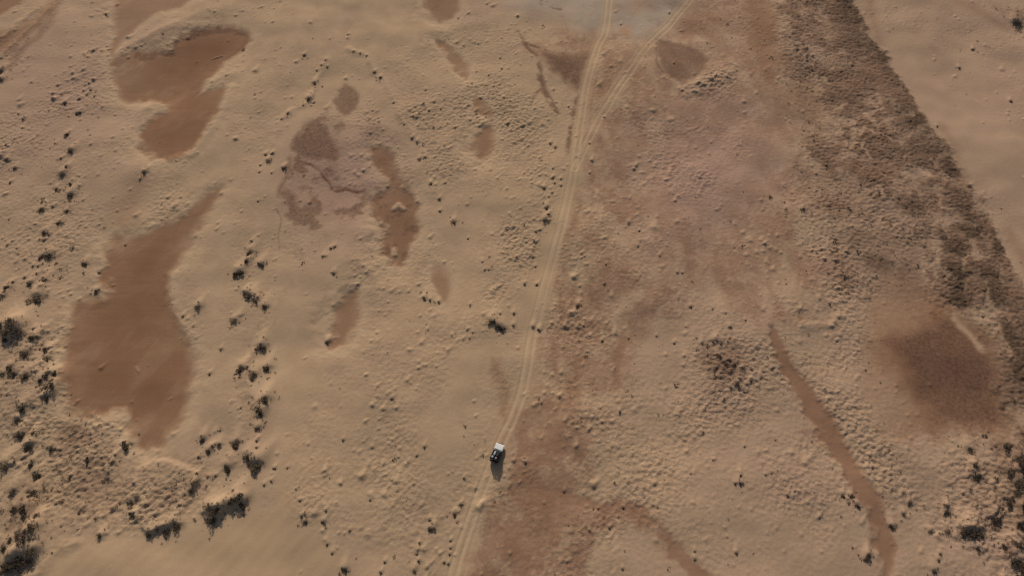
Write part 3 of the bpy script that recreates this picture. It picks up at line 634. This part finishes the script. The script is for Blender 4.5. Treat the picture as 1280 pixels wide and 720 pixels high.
# only the 300 largest are single shrubs, the rest join the ground cover
order = sorted(shrubs, key=lambda s: -s['r'])
single = order[:300]; rest_small = order[300:]
single_ids = {id(s) for s in single}
first = None
for zi, lst in by_zone.items():
    phrase = ZONES[zi][0]
    L_ = sorted([s for s in lst if id(s) in single_ids], key=lambda s: s['py'])
    big_one = max(L_, key=lambda s: s['r']) if L_ else None
    uniq_big = L_ and sum(1 for s in L_ if s['r'] > big_one['r'] * .98) == 1
    for k, s in enumerate(L_):
        size = "large" if s['r'] > .95 else ("medium sized" if s['r'] > .6 else "small")
        if s is big_one and uniq_big and len(L_) > 1:
            lab = f"largest dark shrub {phrase}"
        elif k == 0 and len(L_) > 1: lab = f"topmost {size} dark shrub {phrase}"
        elif k == len(L_) - 1 and len(L_) > 1: lab = f"lowest {size} dark shrub {phrase}"
        else: lab = f"{size} dark shrub {ordinal(k)} from the top {phrase}"
        if len(lab.split()) > 14: lab = lab.replace("medium sized ", "").replace(" from the top ", " down ").replace("dark ", "").replace("rough patch", "patch").replace("rows", "row")
        s['label'] = lab
        o = bpy.data.objects.new("shrub", random.choice(protos_dry) if ('speckled patch' in phrase or random.random() < .22) else protos[random.randrange(8)])
        C.objects.link(o)
        z = ground_z(s['x'], s['y'])
        o.location = (s['x'], s['y'], z - .03)
        o.rotation_euler = (random.uniform(-.08, .08), random.uniform(-.08, .08), random.uniform(0, 6.28))
        if 'speckled patch' in phrase: s['r'] *= .8
        o.scale = (s['r'] * random.uniform(.85, 1.2), s['r'] * random.uniform(.8, 1.1), s['r'] * random.uniform(.75, 1.15))
        if "speckled patch" in phrase: o.scale.z *= .5
        o["label"] = lab; o["category"] = "shrub"; o["group"] = f"shrubs {phrase}"

# ------------------------------------------------------------------ uncountable ground cover
def cover(name, pts, n_leaf, material, label, seed):
    """pts: x, y, radius. one mesh of tiny leaf and twig clumps"""
    r = np.random.default_rng(seed)
    P = np.array(pts); n = len(P)
    z = Hg[np.clip(((P[:, 1] - Y0) / STEP).astype(int) + cy0, 0, NY - 1), np.clip(((P[:, 0] - X0) / STEP).astype(int) + cx0, 0, NX - 1)]
    P = np.repeat(np.column_stack([P[:, 0], P[:, 1], z, P[:, 2]]), n_leaf, 0)
    m = len(P)
    a = r.uniform(0, 2 * np.pi, m); e = np.arcsin(r.uniform(0, 1, m)); q = r.uniform(.4, 1, m)
    c = np.column_stack([np.cos(a) * np.cos(e) * q, np.sin(a) * np.cos(e) * q, np.sin(e) * q * .6]) * P[:, 3:4] + P[:, :3]
    u = r.normal(size=(m, 3)); u[:, 2] *= .5; u /= np.linalg.norm(u, axis=1)[:, None]
    w = np.cross(u, r.normal(size=(m, 3)) * .5 + np.array([0, 0, 1])); w /= np.linalg.norm(w, axis=1)[:, None]
    sz = (P[:, 3] * r.uniform(.18, .42, m))[:, None]
    V = np.stack([c - u * sz, c + w * sz * .6, c + u * sz, c - w * sz * .6], 1).reshape(-1, 3)
    mm = bpy.data.meshes.new(name)
    mm.vertices.add(len(V)); mm.vertices.foreach_set("co", V.astype(f32).ravel())
    mm.loops.add(len(V)); mm.loops.foreach_set("vertex_index", np.arange(len(V), dtype=np.int32))
    mm.polygons.add(m); mm.polygons.foreach_set("loop_start", np.arange(0, m * 4, 4, dtype=np.int32))
    mm.update(calc_edges=True); mm.materials.append(material)
    o = bpy.data.objects.new(name, mm); C.objects.link(o)
    o["kind"] = "stuff"; o["label"] = label; o["category"] = "scrub"
    return o
nb = 60000
bx = rng.uniform(X0 + 2, X1 - 2, nb); by = rng.uniform(Y0 + 2, Y1 - 2, nb)
clumpn = ss(-.10, .30, fbm(X, Y, 7, 4, 77, .6)) 
dens = ss(.15, .7, belt) * (.15 + .85 * clumpn)
k = rng.uniform(0, 1, nb) < gsample(dens, bx, by)
cover("belt_scrub", np.column_stack([bx[k], by[k], .16 * np.exp(rng.normal(0, .45, k.sum())) + .08]), 9, fol_dry,
      "dense low brown scrub covering the dark belt of ground on the right", 5)
nb = 60000
bx = rng.uniform(X0 + 2, X1 - 2, nb); by = rng.uniform(Y0 + 2, Y1 - 2, nb)
dens = np.clip(scrubby * (.2 + .8 * clumpn) * 1.3 + .13 * rough * (.15 + clumpn), 0, 1) * (1 - belt) * (1 - flat)  # scrub; the share on rough sand imitates the shaded sides of tiny mounds
k = rng.uniform(0, 1, nb) < gsample(dens, bx, by)
pts = list(zip(bx[k], by[k], .20 * np.exp(rng.normal(0, .5, k.sum())) + .08)) + [(s['x'], s['y'], s['r'] * .9) for s in rest_small for _ in range(3)]
for s in single:
    if s['r'] > .6:
        for _ in range(int(5 * s['r'] ** 1.5) + 2):
            pts.append((s['x'] + rng.normal(0, s['r'] * 1.1), s['y'] + rng.normal(0, s['r'] * 1.2), rng.uniform(.14, .42)))
pts += [(x - .0, y - .25, rng.uniform(.10, .22)) for (x, y) in tiny_xy if rng.uniform() < .12]  # dark tufts on the near sides of mounds stand in for their shade
cover("scrub_and_shade_tufts", pts, 12, fol, "tiny dark tufts over the open sand, dry scrub and stand-ins for mound shade", 6)

# ------------------------------------------------------------------ the car
def flatmat(name, col, rough_=.5, metal=0.0, spec=.5, coat=0):
    m, N, L, P = mat(name)
    P.inputs["Base Color"].default_value = (*col, 1); P.inputs["Roughness"].default_value = rough_; P.inputs["Metallic"].default_value = metal
    P.inputs["Specular IOR Level"].default_value = spec
    n = N.new("ShaderNodeTexNoise"); n.inputs["Scale"].default_value = 3.5; n.inputs["Detail"].default_value = 5
    tc = N.new("ShaderNodeTexCoord"); L.new(tc.outputs["Object"], n.inputs["Vector"])
    mx_ = N.new("ShaderNodeMix"); mx_.data_type = 'RGBA'; mx_.inputs[6].default_value = (*col, 1)
    mx_.inputs[7].default_value = tuple(c * .72 + d * .12 for c, d in zip(col, (.5, .38, .26))) + (1,)
    mr = N.new("ShaderNodeMapRange"); mr.inputs[1].default_value = .45; mr.inputs[2].default_value = .7; mr.inputs[4].default_value = .55
    L.new(n.outputs["Fac"], mr.inputs[0]); L.new(mr.outputs[0], mx_.inputs[0]); L.new(mx_.outputs[2], P.inputs["Base Color"])
    return m
WHITE = flatmat("white_paint", (.80, .78, .72), .35); BLACK = flatmat("black_plastic", (.018, .018, .018), .6)
ROOFB = flatmat("black_roof_paint", (.012, .015, .014), .35); GLASS = flatmat("tinted_glass", (.02, .05, .045), .12)
RUBB = flatmat("tyre_rubber", (.022, .021, .020), .9); STEEL = flatmat("steel_rim", (.35, .35, .35), .4, .8)
REDL = flatmat("red_lamp", (.35, .02, .015), .2); CLEAR = flatmat("lamp_glass", (.6, .6, .58), .1)
BAGW = flatmat("white_canvas", (.58, .54, .55), .8); BAGP = flatmat("pinkish_canvas", (.42, .30, .30), .85); CRATE = flatmat("grey_crate", (.22, .22, .22), .7)

def link(name, bm, m, parent, smooth=False):
    mm = bpy.data.meshes.new(name); bm.normal_update(); bm.to_mesh(mm); bm.free(); mm.materials.append(m)
    if smooth:
        for p in mm.polygons: p.use_smooth = True
    o = bpy.data.objects.new(name, mm); C.objects.link(o)
    if parent: o.parent = parent
    return o
def box(bm, x0, x1, y0, y1, z0, z1, bev=.02, tx=0, ty=0):
    """box; tx, ty narrow the top"""
    vs = [bm.verts.new((x, y, z)) for z, a, b in ((z0, 0, 0), (z1, tx, ty)) for x, y in ((x0 + a, y0 + b), (x1 - a, y0 + b), (x1 - a, y1 - b), (x0 + a, y1 - b))]
    fs = [(3,2,1,0),(4,5,6,7),(0,1,5,4),(1,2,6,5),(2,3,7,6),(3,0,4,7)]
    F_ = [bm.faces.new([vs[i] for i in q]) for q in fs]
    if bev: bmesh.ops.bevel(bm, geom=list({e for f_ in F_ for e in f_.edges}), offset=bev, segments=2, affect='EDGES')
def prism(bm, prof, x0, x1, bev=.03, top_in=0.0, zref=1.0):
    """side profile (y, z) swept across x; points above zref lean inwards"""
    def vx(z, s): return s - math.copysign(top_in * max(0, z - zref), s)
    Lf = [bm.verts.new((vx(z, x0), y, z)) for y, z in prof]; Rt = [bm.verts.new((vx(z, x1), y, z)) for y, z in prof]
    n = len(prof)
    bm.faces.new(Lf); bm.faces.new(Rt[::-1])
    for i in range(n): bm.faces.new((Lf[i], Rt[i], Rt[(i + 1) % n], Lf[(i + 1) % n]))
    bmesh.ops.recalc_face_normals(bm, faces=bm.faces)
    if bev: bmesh.ops.bevel(bm, geom=list(bm.edges), offset=bev, segments=2, affect='EDGES')
def cyl(bm, c, r, d, axis='X', seg=28, r2=None):
    rot = Matrix.Rotation(math.pi / 2, 4, 'Y') if axis == 'X' else (Matrix.Rotation(math.pi / 2, 4, 'X') if axis == 'Y' else Matrix.Identity(4))
    bmesh.ops.create_cone(bm, cap_ends=True, segments=seg, radius1=r, radius2=r2 if r2 is not None else r, depth=d, matrix=Matrix.Translation(c) @ rot)

cx, cy = at(621.5, 567.5)
(qx, qy), (px_, py_) = at(632, 540), at(612, 588)
head = math.atan2(qy - py_, qx - px_) - math.pi / 2
car = bpy.data.objects.new("off_road_car", None); C.objects.link(car)
car["label"] = "off-road car with white bonnet, black roof and loaded rack parked on the sandy track"; car["category"] = "car"
car.location = (cx, cy, 0); car.rotation_euler = (0, 0, head); car.scale = (1.12, .94, 1.08)
WB = 1.28  # half wheelbase; +y is the front; z = 0 at the tyres' contact
# lower body with wheel arches
prof = [(-2.25,.50),(-2.25,1.08),(.55,1.10),(.62,1.06),(2.12,.98),(2.22,.86),(2.24,.55),(1.86,.50)]
def arch(yc, r=.50, n=7): return [(yc + r * math.cos(t), .42 + r * math.sin(t)) for t in np.linspace(.25, math.pi - .25, n)]
prof = prof + arch(1.42) + [(.85,.42),(-.75,.42)] + arch(-1.35) + [(-1.9,.50)]
bm = bmesh.new(); prism(bm, prof, -.88, .88, 0.0); bmesh.ops.bevel(bm, geom=[e for e in bm.edges if abs(e.verts[0].co.x - e.verts[1].co.x) < .01 and min(e.verts[0].co.z, e.verts[1].co.z) > .8], offset=.05, segments=3, affect='EDGES')
body = link("body", bm, BLACK, car)
bm = bmesh.new(); prism(bm, [(.60,.70),(.60,1.09),(2.10,1.00),(2.235,.88),(2.235,.70),(1.92,.70)] + [(1.42 + .56 * math.cos(t), .42 + .56 * math.sin(t)) for t in np.linspace(.55, math.pi - .55, 7)] + [(.86,.70)], -.905, .905, .0)
link("front_wing", bm, WHITE, car)
bm = bmesh.new(); prism(bm, [(.70,1.07),(.70,1.17),(.95,1.175),(1.95,1.10),(2.12,1.02),(2.14,.99)], -.80, .80, .03); bon = link("bonnet", bm, WHITE, car)
# cabin
bm = bmesh.new(); prism(bm, [(-2.20,1.07),(-2.16,1.83),(.12,1.84),(.62,1.09)], -.86, .86, .03, .17, 1.07); cab = link("cabin", bm, ROOFB, car)
bm = bmesh.new(); prism(bm, [(-2.19,1.835),(-2.12,1.90),(.06,1.91),(.22,1.83)], -.755, .755, .03); link("roof", bm, ROOFB, car)
def quad_panel(name, pts, m, parent, t=.012):
    bm_ = bmesh.new(); v = [Vector(p) for p in pts]; n = (v[1] - v[0]).cross(v[2] - v[0]).normalized()
    A_ = [bm_.verts.new(p + n * t) for p in v]; B_ = [bm_.verts.new(p - n * t * .3) for p in v]
    k_ = len(v); bm_.faces.new(A_); bm_.faces.new(B_[::-1])
    for i in range(k_): bm_.faces.new((A_[i], B_[i], B_[(i + 1) % k_], A_[(i + 1) % k_]))
    return link(name, bm_, m, parent)
def sx(z, s): return s * (.86 - .17 * (z - 1.07) + .008)
def fy(z): return .62 - .50 * (z - 1.09) / .75 + .016
ws = quad_panel("windscreen", [(-.76, fy(1.16), 1.16), (.76, fy(1.16), 1.16), (.68, fy(1.80), 1.80), (-.68, fy(1.80), 1.80)], GLASS, car)
quad_panel("rear_window", [(.62, -2.205, 1.22), (-.62, -2.205, 1.22), (-.58, -2.178, 1.74), (.58, -2.178, 1.74)], GLASS, car)
for s in (-1, 1):
    def sidew(name, ya, yb, yc, yd, z0=1.18, z1=1.74):
        p = [(sx(z0, s), ya, z0), (sx(z0, s), yb, z0), (sx(z1, s), yc, z1), (sx(z1, s), yd, z1)]
        if s < 0: p = p[::-1]
        return p
    for nm, dd, win in (("front_door", (-.42, .58), (-.36, .44, .10, -.36)), ("rear_door", (-1.32, -.46), (-1.26, -.50, -.50, -1.26))):
        bm = bmesh.new(); box(bm, *sorted((s * .878, s * .898)), dd[0], dd[1], .52, 1.10, .006); d_ = link(nm, bm, ROOFB, car)
        quad_panel("window", sidew("", *win), GLASS, d_)
        bm = bmesh.new(); box(bm, *sorted((s * .896, s * .925)), dd[0] + .08, dd[0] + .24, .98, 1.01, .005); link("handle", bm, BLACK, d_)
    quad_panel("side_window", sidew("", -2.05, -1.40, -1.40, -2.02), GLASS, car)
    bm = bmesh.new(); box(bm, *sorted((s * .90, s * 1.10)), .44, .54, 1.14, 1.34, .025); link("mirror", bm, BLACK, car)
    bm = bmesh.new(); box(bm, *sorted((s * .52, s * .80)), 2.215, 2.262, .70, .90, .012); link("headlight", bm, CLEAR, car)
    bm = bmesh.new(); box(bm, *sorted((s * .74, s * .86)), -2.285, -2.24, .78, 1.02, .01); link("tail_light", bm, REDL, car)
    for yc in (1.42, -1.35):
        bm = bmesh.new()
        A_ = [(yc + .50 * math.cos(t), .42 + .50 * math.sin(t)) for t in np.linspace(.1, math.pi - .1, 9)]
        B_ = [(yc + .58 * math.cos(t), .42 + .58 * math.sin(t)) for t in np.linspace(.1, math.pi - .1, 9)]
        prism(bm, A_ + B_[::-1], *sorted((s * .86, s * .955)), bev=0); link("wheel_arch", bm, BLACK, car)
        bm = bmesh.new(); cyl(bm, (s * .80, yc, .40), .40, .26); bmesh.ops.bevel(bm, geom=[e for e in bm.edges if abs(e.verts[0].co.x - e.verts[1].co.x) < .01], offset=.045, segments=2, affect='EDGES')
        w_ = link("wheel", bm, RUBB, car); w_["label"] = "black off-road tyre with grey rim"
        bm = bmesh.new(); cyl(bm, (s * .925, yc, .40), .22, .03, r2=.20); link("rim", bm, STEEL, w_)
bm = bmesh.new(); box(bm, -.88, .88, 2.24, 2.40, .50, .70, .04); link("front_bumper", bm, BLACK, car)
bm = bmesh.new(); box(bm, -.86, .86, -2.38, -2.25, .50, .66, .03); link("rear_bumper", bm, BLACK, car)
bm = bmesh.new(); box(bm, -.50, .50, 2.225, 2.255, .72, .92, .01); link("grille", bm, BLACK, car)
bm = bmesh.new(); cyl(bm, (.12, -2.37, 1.12), .39, .22, 'Y'); bmesh.ops.bevel(bm, geom=[e for e in bm.edges if abs(e.verts[0].co.y - e.verts[1].co.y) < .01], offset=.04, segments=2, affect='EDGES')
sp = link("spare_wheel", bm, RUBB, car); bm = bmesh.new(); cyl(bm, (.12, -2.49, 1.12), .21, .03, 'Y'); link("rim", bm, STEEL, sp)
# roof rack: rails, bars and feet
bm = bmesh.new()
for s in (-.70, .70): box(bm, s - .02, s + .02, -2.15, .02, 2.02, 2.06, .006)
for s in (-.70, .70): box(bm, s - .02, s + .02, -2.15, .02, 2.13, 2.16, .006)
for yy in np.linspace(-2.15, .0, 9): box(bm, -.70, .70, yy - .02, yy + .02, 2.01, 2.045, .004)
for yy in (-2.15, .02): box(bm, -.70, .70, yy - .015, yy + .015, 2.13, 2.16, .004)
for s in (-.70, .70):
    for yy in (-2.0, -1.1, -.1): box(bm, s - .025, s + .025, yy - .03, yy + .03, 1.86, 2.15, .005)
link("roof_rack", bm, BLACK, car)

def on_car(o, lx, ly, lz):
    c, s = math.cos(head), math.sin(head)
    lx *= 1.12; ly *= .94; lz *= 1.08; o.location = (cx + lx * c - ly * s, cy + lx * s + ly * c, car.location.z + lz); o.rotation_euler = (0, 0, head)
def bag(name, sx_, sy_, sz_, m, seed):
    bm_ = bmesh.new(); bmesh.ops.create_cube(bm_, size=1); bmesh.ops.subdivide_edges(bm_, edges=bm_.edges[:], cuts=5, use_grid_fill=True)
    r_ = random.Random(seed)
    for v in bm_.verts:
        p = v.co * 2; l = (abs(p.x) ** 4 + abs(p.y) ** 4 + abs(p.z) ** 4) ** .25
        p = p / l; v.co = Vector((p.x * sx_ / 2, p.y * sy_ / 2, p.z * sz_ / 2)) * r_.uniform(.95, 1.04)
        v.co.z += sz_ / 2
    return link(name, bm_, m, None, True)
# the sand under the tyres: flatten the car's height to the ground it stands on
zc = min(ground_z(cx + dx, cy + dy) for dx in (-.5, 0, .5) for dy in (-1, 0, 1))
zs = []
for s in (-.8, .8):
    for yy in (1.42, -1.35):
        c, q = math.cos(head), math.sin(head); zs.append(ground_z(cx + s * c - yy * q, cy + s * q + yy * c))
car.location.z = sum(zs) / 4 - .02
b1 = bag("duffel_bag", .36, 1.0, .30, BAGW, 1); on_car(b1, -.22, -.75, 2.045); b1["label"] = "long white bag lying on the black roof rack of the car"; b1["category"] = "bag"
b2 = bag("duffel_bag", .40, .45, .24, BAGW, 2); on_car(b2, -.40, -1.70, 2.045); b2["label"] = "short white bag at the rear left of the car's roof rack"; b2["category"] = "bag"
b3 = bag("duffel_bag", .38, .45, .26, BAGP, 3); on_car(b3, .36, -1.72, 2.045); b3["label"] = "small pinkish bag at the rear right of the car's roof rack"; b3["category"] = "bag"
bm = bmesh.new(); box(bm, -.20, .20, -.38, .38, 0, .26, .03, .02, .02); box(bm, -.22, .22, -.40, .40, .26, .30, .012)
b4 = link("storage_box", bm, BLACK, None); on_car(b4, .36, -.75, 2.045); b4["label"] = "black storage box on the car's roof rack beside the long white bag"; b4["category"] = "box"

# ------------------------------------------------------------------ light and air
SUN_E, SUN_A = R(29), R(-9)        # height above the horizon; turned from straight ahead (+y) to the left
w = bpy.data.worlds.new("World"); bpy.context.scene.world = w; w.use_nodes = True
nt = w.node_tree; bg = nt.nodes["Background"]
sky = nt.nodes.new("ShaderNodeTexSky"); sky.sky_type = 'NISHITA'; sky.sun_disc = False
sky.sun_elevation = SUN_E; sky.sun_rotation = SUN_A; sky.dust_density = 2.5; sky.air_density = 1.0
nt.links.new(sky.outputs[0], bg.inputs[0]); bg.inputs[1].default_value = .07
sd = bpy.data.lights.new("sun", 'SUN'); sd.energy = 3.2; sd.angle = R(.6); sd.color = (1.0, .93, .84)
so = bpy.data.objects.new("sun", sd); C.objects.link(so)
dv = Vector((math.sin(SUN_A) * math.cos(SUN_E), math.cos(SUN_A) * math.cos(SUN_E), math.sin(SUN_E)))
so.rotation_euler = dv.to_track_quat('Z', 'Y').to_euler(); so.location = dv * 300

sc = bpy.context.scene
sc.view_settings.view_transform = 'Standard'; sc.view_settings.look = 'None'; sc.view_settings.exposure = -0.16; sc.view_settings.gamma = 1
sc.render.engine = 'CYCLES'
sc.cycles.use_denoising = False
sc.cycles.max_bounces = 4; sc.cycles.diffuse_bounces = 2
print("SHRUBS", len(shrubs), "NV", NV)
